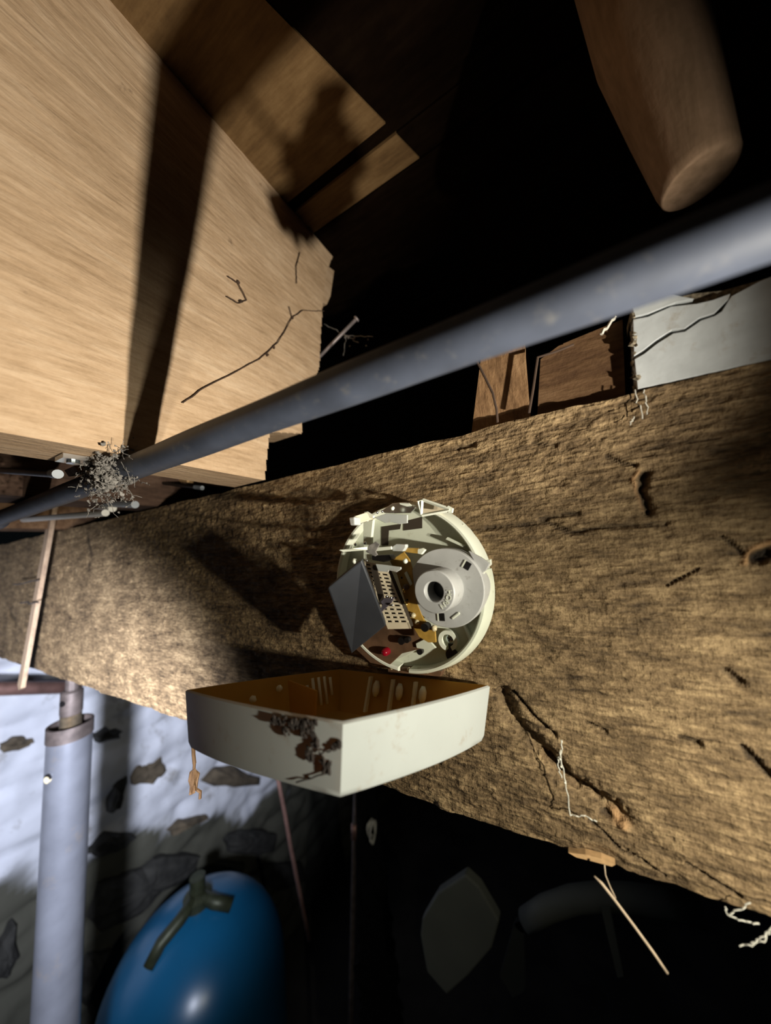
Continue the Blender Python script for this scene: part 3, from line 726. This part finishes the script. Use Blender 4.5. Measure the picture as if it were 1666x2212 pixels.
# find which angular sense the lathe uses, from the pixel of the notch
def ang_of(p):
    ax = np.array(AYN, float); u = np.array([1.0, 0, 0]); w = np.cross(ax, u)
    d = np.array(p) - AC; return math.atan2(np.dot(d, w), np.dot(d, u))
an = ang_of(onY(1060, 1222, -.008))
gap = 0.030
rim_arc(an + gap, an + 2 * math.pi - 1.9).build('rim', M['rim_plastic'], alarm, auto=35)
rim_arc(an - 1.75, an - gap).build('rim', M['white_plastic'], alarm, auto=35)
def A(px, py, y): return onY(px, py, y)
def plate(name, pts, y, th, mat, parent=alarm, bevel=.0003, ys=None):
    P = [A(a, b, y if ys is None else ys[i]) for i, (a, b) in enumerate(pts)]
    return MB().prism(P, (0, th, 0)).build(name, mat, parent, bevel=bevel)
# horn
HC = np.array([-0.0745, 0.0, 0.1478])
horn = MB()
horn.lathe(HC, [(.0245, .0045), (.0245, .0215), (.0240, .0222), (.0150, .0222), (.0122, .0226), (.0120, .0235), (.0127, .0245), (.0124, .0395), (.0118, .0402), (.0062, .0402), (.0058, .0398), (.0058, .0250), (0, .0250)], AYN, 72)
horn_o = horn.build('horn', M['horn'], alarm, auto=35)
MB().lathe(HC, [(.0056, .0262), (0, .0262)], AYN, 32).build('horn_throat', M['black'], horn_o)
for (a, b, rot_) in ((1010, 1222, 0.6), (955, 1333, 0.0)):
    c = A(a, b, -.0222); r3 = Matrix.Rotation(rot_, 3, 'Y')
    MB().box(c, (.0036, .0008, .0046), r3).build('clip_window', M['black'], horn_o)
    MB().box(c + np.array(r3 @ Vector((-.0024, 0, 0))), (.0009, .0012, .0048), r3).build('clip_edge', M['rim_plastic'], horn_o)
MB().box(A(985, 1330, -.0222), (.0014, .0016, .0062), Matrix.Rotation(0.95, 3, 'Y')).build('moulded_bar', M['rim_plastic'], horn_o, bevel=.0004)
# raised lettering round the horn mouth
for k, ch in enumerate('HORN'):
    cu = bpy.data.curves.new('letter', 'FONT'); cu.body = ch; cu.size = .0042; cu.extrude = .00025; cu.align_x = 'CENTER'; cu.align_y = 'CENTER'; cu.resolution_u = 3
    tmp = bpy.data.objects.new('tmp', cu); COL.objects.link(tmp)
    me = bpy.data.meshes.new_from_object(tmp.evaluated_get(bpy.context.evaluated_depsgraph_get()))
    bpy.data.objects.remove(tmp); bpy.data.curves.remove(cu)
    th_ = math.radians(-2 - 19 * k)
    p = HC + np.array([math.cos(th_) * .0090, -.0403, math.sin(th_) * .0090])
    V = []
    for v in me.vertices:   # glyph x runs down round the mouth, glyph y points outward
        t_ = np.array([math.sin(th_), 0, -math.cos(th_)]); r_ = np.array([math.cos(th_), 0, math.sin(th_)])
        V.append(p + t_ * v.co.x + r_ * v.co.y + np.array([0, -v.co.z, 0]))
    lm = MB(); lm.add(V, [tuple(f.vertices) for f in me.polygons]); lm.build('letter', M['rim_plastic'], horn_o)
    bpy.data.meshes.remove(me)
# retaining tab at the rim notch
plate('rim_tab', [(1012, 1190), (1040, 1205), (1058, 1218), (1050, 1232), (1040, 1240), (1030, 1222)], -.0185, .003, M['horn'])
plate('rim_catch', [(1038, 1213), (1060, 1208), (1061, 1220), (1048, 1232), (1040, 1222)], -.015, .003, M['rim_plastic'])
plate('rim_catch', [(1036, 1230), (1050, 1226), (1046, 1240), (1036, 1236)], -.016, .003, M['rim_plastic'])
# openings and ribs of the base
plate('cable_opening', [(872, 1127), (912, 1117), (912, 1141), (872, 1146)], -.0049, .0006, M['hole'], bevel=0)
plate('cable_opening', [(824, 1138), (866, 1132), (864, 1143), (840, 1146), (838, 1178), (824, 1178)], -.0049, .0006, M['hole'], bevel=0)
plate('moulded_rib', [(966, 1160), (1005, 1178), (1000, 1182), (962, 1165)], -.011, .006, M['white_plastic'])
plate('moulded_letter', [(993, 1136), (1004, 1132), (1003, 1135), (1000, 1136), (1001, 1140), (998, 1140), (998, 1136), (994, 1138)], -.0052, .0005, M['rim_plastic'], bevel=0)
plate('moulded_rib', [(1000, 1352), (1004, 1350), (1022, 1388), (1016, 1392)], -.009, .004, M['white_plastic'])
# screw, boss and keyhole
BC = A(970, 1382, -.006)
MB().lathe((BC[0], 0, BC[2]), [(.0040, .0045), (.0040, .0085), (.0065, .0085), (.0068, .0045)], AYN, 40, math.pi * -0.45 + 0.25, math.pi * 1.32 + 0.25).build('screw_boss', M['rim_plastic'], alarm, auto=35)
scw = MB(); SCc = A(974, 1379, -.006)
scw.lathe((SCc[0], 0, SCc[2]), [(.0034, .0045), (.0034, .0062), (.0026, .0074), (.0010, .0078), (0, .0078)], AYN, 24)
scw_o = scw.build('screw', M['screw'], alarm, smooth=True)
for r_ in (0.5, 0.5 + math.pi / 2): MB().box((SCc[0], -.0078, SCc[2]), (.0036, .0005, .0008), Matrix.Rotation(r_, 3, 'Y')).build('screw_slot', M['black'], scw_o)
KC = A(977, 1415, -.0047)
MB().lathe((KC[0], 0, KC[2]), [(0, .0049), (.0044, .0049), (.0044, .0044)], AYN, 28).build('keyhole', M['hole'], alarm)
plate('keyhole_slot', [(968, 1390), (982, 1390), (982, 1408), (970, 1408)], -.0050, .0006, M['hole'], bevel=0)
# circuit board and components
plate('circuit_board', [(842, 1212), (872, 1192), (884, 1208), (890, 1228), (894, 1262), (900, 1300), (916, 1340), (940, 1362), (942, 1388), (925, 1388), (905, 1376), (892, 1354), (872, 1290), (858, 1242)], -.0225, .0016, M['pcb'])
plate('circuit_board', [(770, 1362), (838, 1348), (900, 1352), (918, 1380), (908, 1402), (868, 1412), (838, 1440), (800, 1432), (768, 1402)], -.0130, .0016, M['pcb_dark'])
for (a, b, r, mt, yy_) in ((877, 1305, .0016, 'gold', -.0242), (873, 1276, .0013, 'gold', -.0242), (878, 1268, .0020, 'pcb_dark', -.0242), (893, 1329, .0017, 'pearl', -.0242), (901, 1344, .0016, 'pearl', -.0242), (938, 1357, .0019, 'pearl', -.0242), (868, 1248, .0007, 'black', -.0228), (880, 1296, .0007, 'black', -.0228), (888, 1326, .0007, 'silver', -.0235)):
    MB().blob(A(a, b, yy_), r, 12, 8, 0.12, int(a)).build('component', M[mt], alarm, smooth=True)
MB().lathe(A(924, 1352, -.0225), [(.0026, 0), (.0026, .005), (0, .005)], AYN, 16).build('capacitor', M['black'], alarm, auto=40)
MB().lathe(A(872, 1382, -.0130), [(.0024, 0), (.0024, .004), (0, .004)], AYN, 16).build('capacitor', M['black'], alarm, auto=40)
MB().lathe(A(884, 1380, -.0130), [(.0018, 0), (.0018, .004), (0, .004)], AYN, 16).build('capacitor', M['black'], alarm, auto=40)
MB().lathe(A(910, 1405, -.0060), [(.0022, 0), (.0022, .003), (0, .003)], AYN, 16).build('capacitor', M['black'], alarm, auto=40)
plate('resistor', [(873, 1238), (878, 1234), (890, 1262), (886, 1266)], -.0240, .0015, M['white_plastic'])
LC = A(834, 1408, -.0150)
MB().lathe(LC, [(.0027, -.002), (.0027, .001), (.0022, .0026), (.0013, .0035), (0, .0038)], AYN, 20).build('red_light', M['red'], alarm, smooth=True)
plate('test_lever', [(898, 1390), (922, 1378), (928, 1384), (942, 1400), (925, 1404), (900, 1400)], -.0145, .0018, M['white_plastic'])
plate('test_lever', [(836, 1424), (870, 1400), (895, 1396), (900, 1404), (880, 1416), (850, 1428)], -.0120, .0018, M['white_plastic'])
# slotted shield over the sensing chamber: rails and cross bars with open slots, dark inside
Q = [A(783, 1212, -.036), A(832, 1220, -.034), A(888, 1358, -.030), A(838, 1359, -.032)]
def sq(u, v): return (Q[0] * (1 - u) + Q[1] * u) * (1 - v) + (Q[3] * (1 - u) + Q[2] * u) * v
sh = MB()
def strip(u0, u1, v0, v1): sh.prism([sq(u0, v0), sq(u1, v0), sq(u1, v1), sq(u0, v1)], (0, .0007, 0))
for u0, u1 in ((0, .10), (.30, .40), (.60, .68), (.92, 1.0)): strip(u0, u1, 0, 1)
nrow = 15
for k in range(nrow + 1):
    v0 = k / (nrow + 1.6); w = .034 if k < nrow else 1 - v0
    strip(0, 1, v0, min(1, v0 + w))
shield = sh.build('slotted_shield', M['cream'], alarm)
MB().prism([sq(.02, .02) + (0, .0016, 0), sq(.98, .02) + (0, .0016, 0), sq(.98, .98) + (0, .0016, 0), sq(.02, .98) + (0, .0016, 0)], (0, .004, 0)).build('sensing_chamber', M['hole'], alarm)
plate('chamber_slot', [(801, 1226), (812, 1220), (829, 1290), (828, 1306), (820, 1306)], -.0375, .001, M['hole'], bevel=0)
plate('contact_blade', [(811, 1218), (831, 1220), (866, 1225), (866, 1230), (856, 1236), (840, 1232), (838, 1236), (817, 1234)], -.0390, .0012, M['cover'])
plate('spring_tongue', [(822, 1300), (830, 1292), (852, 1291), (846, 1302), (820, 1326), (817, 1325), (826, 1306)], -.0420, .0012, M['purple'])
for (a, b) in ((836, 1288), (848, 1307), (845, 1291)): MB().blob(A(a, b, -.043), .0008, 8, 6, .1, int(a)).build('component', M['silver'], alarm, smooth=True)
# terminal bracket at the top
plate('bracket_bar', [(757, 1118), (790, 1107), (800, 1112), (806, 1118), (792, 1124), (770, 1130), (758, 1134)], 0, .004, M['cream'], ys=(-.050, -.037, -.034, -.033, -.036, -.046, -.050))
MB().prism([A(a, b, -.0520) for a, b in ((753, 1118), (766, 1116), (767, 1134), (756, 1135))], (0, .007, 0)).build('bracket_foot', M['cover'], alarm, bevel=.0008)
plate('bracket_step', [(786, 1106), (793, 1105), (807, 1114), (806, 1119), (796, 1119), (793, 1126), (768, 1129), (768, 1126), (787, 1124)], -.0358, .002, M['rim_plastic'])
plate('bracket_leg', [(785, 1128), (806, 1122), (802, 1160), (800, 1208), (785, 1208)], -.0280, .003, M['white_plastic'])
plate('terminal_tongue', [(808, 1118), (834, 1109), (880, 1112), (880, 1130), (862, 1132), (846, 1128), (832, 1130)], -.0330, .0012, M['cover'])
plate('terminal_spring', [(826, 1102), (848, 1087), (880, 1084), (896, 1098), (886, 1108), (852, 1109), (830, 1108)], -.0260, .002, M['silver'])
plate('terminal_spring', [(862, 1086), (884, 1087), (890, 1092), (878, 1094), (864, 1090)], -.0285, .001, M['rim_plastic'])
for (a, b, r) in ((815, 1107, .0010), (826, 1105, .0009), (848, 1098, .0014), (768, 1176, .0011), (789, 1173, .0012), (766, 1212, .0018), (792, 1211, .0011), (876, 1212, .0016)):
    MB().blob(A(a, b, -.033), r, 10, 7, .15, int(a + b)).build('solder_bead', M['silver'] if r < .0013 else M['rim_plastic'], alarm, smooth=True)
fr = MB()
def bar(a, b, y, w, mb): p, q_ = A(*a, y), A(*b, y); mb.tube([p, q_], w, 4)
for a, b in (((903, 1083), (914, 1080)), ((914, 1080), (972, 1100)), ((972, 1102), (912, 1113)), ((910, 1112), (912, 1082)), ((904, 1084), (911, 1112))): bar(a, b, -.022, .0011, fr)
fr.build('bracket_frame', M['rim_plastic'], alarm)
plate('bracket_panel', [(905, 1083), (914, 1081), (968, 1102), (912, 1112)], -.0150, .003, M['cream'])
plate('bracket_corner', [(964, 1095), (968, 1092), (979, 1098), (977, 1108), (968, 1108)], -.0225, .002, M['rim_plastic'])
# lower rail
plate('rail', [(733, 1188), (760, 1185), (793, 1181), (793, 1188), (742, 1192)], 0, .0015, M['rim_plastic'], ys=(-.074, -.058, -.042, -.042, -.072))
plate('rail', [(796, 1184), (845, 1180), (846, 1187), (798, 1192)], -.0400, .0015, M['rim_plastic'])
plate('rail_block', [(847, 1181), (856, 1175), (876, 1176), (876, 1182), (870, 1191), (848, 1190)], -.0380, .004, M['cover'])
plate('rail_arm', [(874, 1183), (905, 1184), (902, 1196), (870, 1192)], -.0340, .003, M['pcb'])
plate('rail_end', [(902, 1186), (912, 1184), (918, 1188), (910, 1198), (902, 1196)], -.0340, .003, M['rim_plastic'])
plate('gauze_scrap', [(790, 1192), (796, 1178), (812, 1170), (820, 1176), (812, 1192), (816, 1198), (810, 1202)], -.0415, .0008, M['dust'])
plate('black_cap', [(803, 1200), (842, 1198), (846, 1208), (828, 1214), (804, 1210)], -.0300, .006, M['black'])
# hinge strip and pins under the base
plate('hinge_strip', [(838, 1440), (955, 1450), (952, 1462), (838, 1452)], -.0090, .006, M['pcb_dark'])
for (a, b) in ((846, 1442), (884, 1446), (923, 1450)): MB().blob(A(a, b, -.0105), .0014, 10, 7, .1, a).build('hinge_pin', M['pearl'], alarm, smooth=True)

# hanging cover: shallow square tray with bowed sides
cL, cF, cR, cB = [np.array(p) for p in ((-0.2117, -0.1041, 0.0996), (-0.0946, -0.1037, 0.1025), (-0.0575, -0.0042, 0.0855), (-0.1746, -0.0045, 0.0826))]
cn = unit(np.cross(cF - cL, cR - cF)); cc = (cL + cF + cR + cB) / 4
def tray_loop(bow, inset, drop, n=14):
    out = []; cs = [cL, cF, cR, cB]
    bows = [bow, bow, bow * 0.25, bow]
    for i in range(4):
        a, b = cs[i], cs[(i + 1) % 4]; t = unit(b - a); o_ = np.cross(t, cn)
        if np.dot(o_, (a + b) / 2 - cc) < 0: o_ = -o_
        for k in range(n):
            u = k / n; out.append(a * (1 - u) + b * u + o_ * bows[i] * 4 * u * (1 - u))
    res = []
    for p in out:
        d = cc - p; d = d - cn * np.dot(d, cn); L_ = np.linalg.norm(d)
        res.append(p + d / L_ * inset - cn * drop)
    return res
BOW = .0032
loops = [tray_loop(BOW, .0013, .0000), tray_loop(BOW, .0, .0008), tray_loop(.0052, .0060, .0270), tray_loop(.0058, .0078, .0298), tray_loop(.0050, .0145, .0322)]
inner = [tray_loop(BOW, .0014, .0002), tray_loop(.0048, .0080, .0275), tray_loop(.0040, .0160, .0300)]
def loft_mb(lps, flip):
    m = MB(); n = len(lps[0]); vs = [p for l in lps for p in l] + [sum(lps[-1]) / n]; f = []
    for i in range(len(lps) - 1):
        for k in range(n): f.append((i * n + k, (i + 1) * n + k, (i + 1) * n + (k + 1) % n, i * n + (k + 1) % n))
    for k in range(n): f.append(((len(lps) - 1) * n + k, len(lps) * n, (len(lps) - 1) * n + (k + 1) % n))
    if flip: f = [tuple(reversed(x)) for x in f]
    return m.add(vs, f)
cov = loft_mb(loops, False).build('cover', M['cover'], alarm, auto=40)
cov['label'] = 'white bowed square cover hanging open like a tray'
loft_mb(inner, True).build('lining', M['cover_in'], cov, auto=40)
# ribs and keyhole lugs inside the back wall
ud = unit(cR - cB); dn = -cn
def back_pt(f, drop, off): return cB + (cR - cB) * f + dn * drop + np.cross(ud, dn) * 0 + (cF - cR) / np.linalg.norm(cF - cR) * (off + drop * .22)
for f in (.29, .45, .60):
    p0, p1 = back_pt(f, .002, .0035), back_pt(f, .024, .0035)
    MB().prism([p0 - ud * .0009, p0 + ud * .0009, p1 + ud * .0009, p1 - ud * .0009], (cF - cR) * .02).build('rib', M['white_plastic'], cov)
    p0, p1 = back_pt(f + .05, .004, .0045), back_pt(f + .05, .014, .0045)
    MB().tube([p0, p0 * .7 + p1 * .3, p0 * .3 + p1 * .7, p1], [.0012, .0026, .0026, .0012], 10).build('lug', M['white_plastic'], cov, smooth=True)
# pale bars standing in for spots of light on the left inside wall
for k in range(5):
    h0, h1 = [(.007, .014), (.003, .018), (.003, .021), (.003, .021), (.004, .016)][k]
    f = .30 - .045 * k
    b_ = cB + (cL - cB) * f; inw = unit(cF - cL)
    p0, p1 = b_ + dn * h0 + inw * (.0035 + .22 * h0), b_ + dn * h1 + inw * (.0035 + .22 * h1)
    MB().tube([p0, p1], .0011, 8).build('light_spot_bar', M['rim_plastic'], cov, smooth=True)
pa = cB + (cL - cB) * .42; inw = unit(cF - cL)
MB().prism([pa + inw * .004 + dn * .002, pa + inw * .030 + dn * .006, pa + inw * .030 + dn * .024, pa + inw * .009 + dn * .024], (cL - cB) * .012).build('divider', M['cover_in'], cov)
for f, h in ((.50, .006), (.66, .010), (.82, .012)):
    p = cB + (cL - cB) * f + inw * .006 + dn * h
    MB().blob(p, .0022, 10, 7, .1, int(f * 100)).build('snap_lug', M['rim_plastic'], cov, smooth=True)

# battery-like dark block hanging from the left of the alarm
b4 = [A(708, 1270, -.0660), A(782, 1209, -.0610), A(835, 1351, -.0370), A(759, 1413, -.0330)]
bat = thing('battery', sum(b4) / 4, 'dark grey rectangular block tilted out of the left of the opened alarm', 'battery')
MB().prism(b4, (-.0050, .0080, .0010)).build('casing', M['battery'], bat, bevel=.0010)
MB().prism([b4[0] + (b4[3] - b4[0]) * .02 + (-.0004, .002, 0), b4[3] + (b4[0] - b4[3]) * .30 + (-.0004, .002, 0), b4[3] + (b4[0] - b4[3]) * .30 + (-.0004, .0035, 0), b4[0] + (b4[3] - b4[0]) * .02 + (-.0004, .0035, 0)], (-.0005, 0, 0)).build('seam', M['silver'], bat)

# sooty cobweb on the front of the cover
nF = unit(np.cross(cF - cL, cn)); nF = nF if np.dot(nF, (cF + cL) / 2 - cc) > 0 else -nF
dw = MB(); q = random.Random(12)
def front_pt(px, py):
    # the cover's front wall: its plane first, then pushed out by the bow of the wall
    nb2 = len(loops[2]) // 4; n_ = unit(np.cross(cF - cL, loops[2][nb2] - cF)); n_ = n_ if n_[1] < 0 else -n_
    r = ray(px, py); off = 0.0
    for it in range(3):
        p = EYE + r * (np.dot(n_, cF + n_ * off - EYE) / np.dot(n_, r))
        u = min(1, max(0, np.dot(p - cL, cF - cL) / np.dot(cF - cL, cF - cL))); off = (BOW + .0006) * 4 * u * (1 - u) + .0006
    return p
def clump(cx, cy, w, h, n):
    for k in range(n):
        dw.blob(front_pt(cx + (q.random() - .5) * w, cy + (q.random() - .5) * h), .0005 + .0010 * q.random(), 6, 4, .6, q.randint(0, 999), (1, .5, 1))
for a, b, w, h, n in ((605, 1556, 30, 16, 16), (640, 1565, 40, 22, 30), (665, 1575, 30, 34, 32), (680, 1600, 14, 30, 14), (668, 1628, 16, 26, 16), (728, 1610, 18, 16, 18), (705, 1655, 16, 28, 18), (618, 1580, 14, 12, 8), (655, 1560, 60, 10, 20)): clump(a, b, w, h, n)
for a, b in (((610, 1560), (618, 1590)), ((680, 1590), (690, 1630)), ((690, 1628), (728, 1612)), ((690, 1640), (706, 1660)), ((706, 1670), (640, 1690)), ((728, 1612), (738, 1604)), ((640, 1560), (690, 1600))):
    dw.tube(curl(front_pt(*a), front_pt(*b), .0008, 7, a[0]), .00035, 4)
tag(dw.build('sooty_cobweb', M['soot']), 'sooty black cobweb tufts stuck to the front of the alarm cover', 'cobweb', kind='stuff')

# web and chaff threads on the beam
w1 = MB()
for k, pts in enumerate(([(1214, 1600), (1212, 1640), (1222, 1690), (1232, 1760)], [(1212, 1620), (1205, 1650), (1214, 1680)], [(1232, 1762), (1262, 1762), (1290, 1775)])):
    P = [A(a, b, -.006) for a, b in pts]; d = []
    for p, q_ in zip(P[:-1], P[1:]): d += curl(p, q_, .0008, 5, k)[:-1]
    w1.tube(d + [P[-1]], .00030, 5)
for k, (a, b) in enumerate(((1214, 1602), (1210, 1640), (1213, 1655), (1222, 1690))): w1.blob(A(a, b, -.006), .0007, 6, 4, .5, k)
tag(w1.build('cobweb_thread', M['web']), 'pale cobweb thread hanging over the torn gouge in the beam', 'cobweb')
w2 = MB()
for k, pts in enumerate(([(1566, 1958), (1572, 1976), (1600, 1965), (1622, 1950)], [(1575, 1978), (1610, 1990), (1640, 1995)], [(1690, 1990), (1662, 2010), (1654, 2030), (1628, 2040), (1598, 2044)], [(1660, 2012), (1640, 2028), (1622, 2038)])):
    P = [A(a, b, -.004) for a, b in pts]; d = []
    for p, q_ in zip(P[:-1], P[1:]): d += curl(p, q_, .0005, 5, k + 20)[:-1]
    w2.tube(d + [P[-1]], .00028, 5)
tag(w2.build('cobweb_thread', M['web']), 'pale cobweb thread dangling from the lower edge of the beam at right', 'cobweb')
tw = thing('straw', A(1300, 1868, -.004), 'straw stalk dangling below the beam by a hair', 'straw')
MB().tube([A(a, b, -.010) for a, b in ((1284, 1893), (1300, 1908), (1325, 1940), (1370, 2000), (1410, 2055), (1442, 2102))], [.0005, .0008, .0008, .0007, .0007, .0006], 6).build('stalk', M['straw'], tw, smooth=True)
MB().tube([A(a, b, -.008) for a, b in ((1306, 1868), (1308, 1890), (1318, 1915), (1330, 1940))], .00035, 5).build('hair', M['straw'], tw, smooth=True)
# hanging brown shred left of the cover
hs = MB(); hs.tube(curl(onX(410, 1545, -.235), onX(420, 1650, -.235), .001, 6, 3), .0012, 5); hs.tube(curl(onX(420, 1650, -.235), onX(432, 1725, -.235), .0015, 6, 4), .0010, 5)
hs.blob(onX(415, 1690, -.235), .0045, 7, 5, .5, 3, (.6, .6, 1.6))
tag(hs.build('hanging_shred', M['block']), 'brown leafy shred hanging on a strand at left of the alarm cover', 'debris')
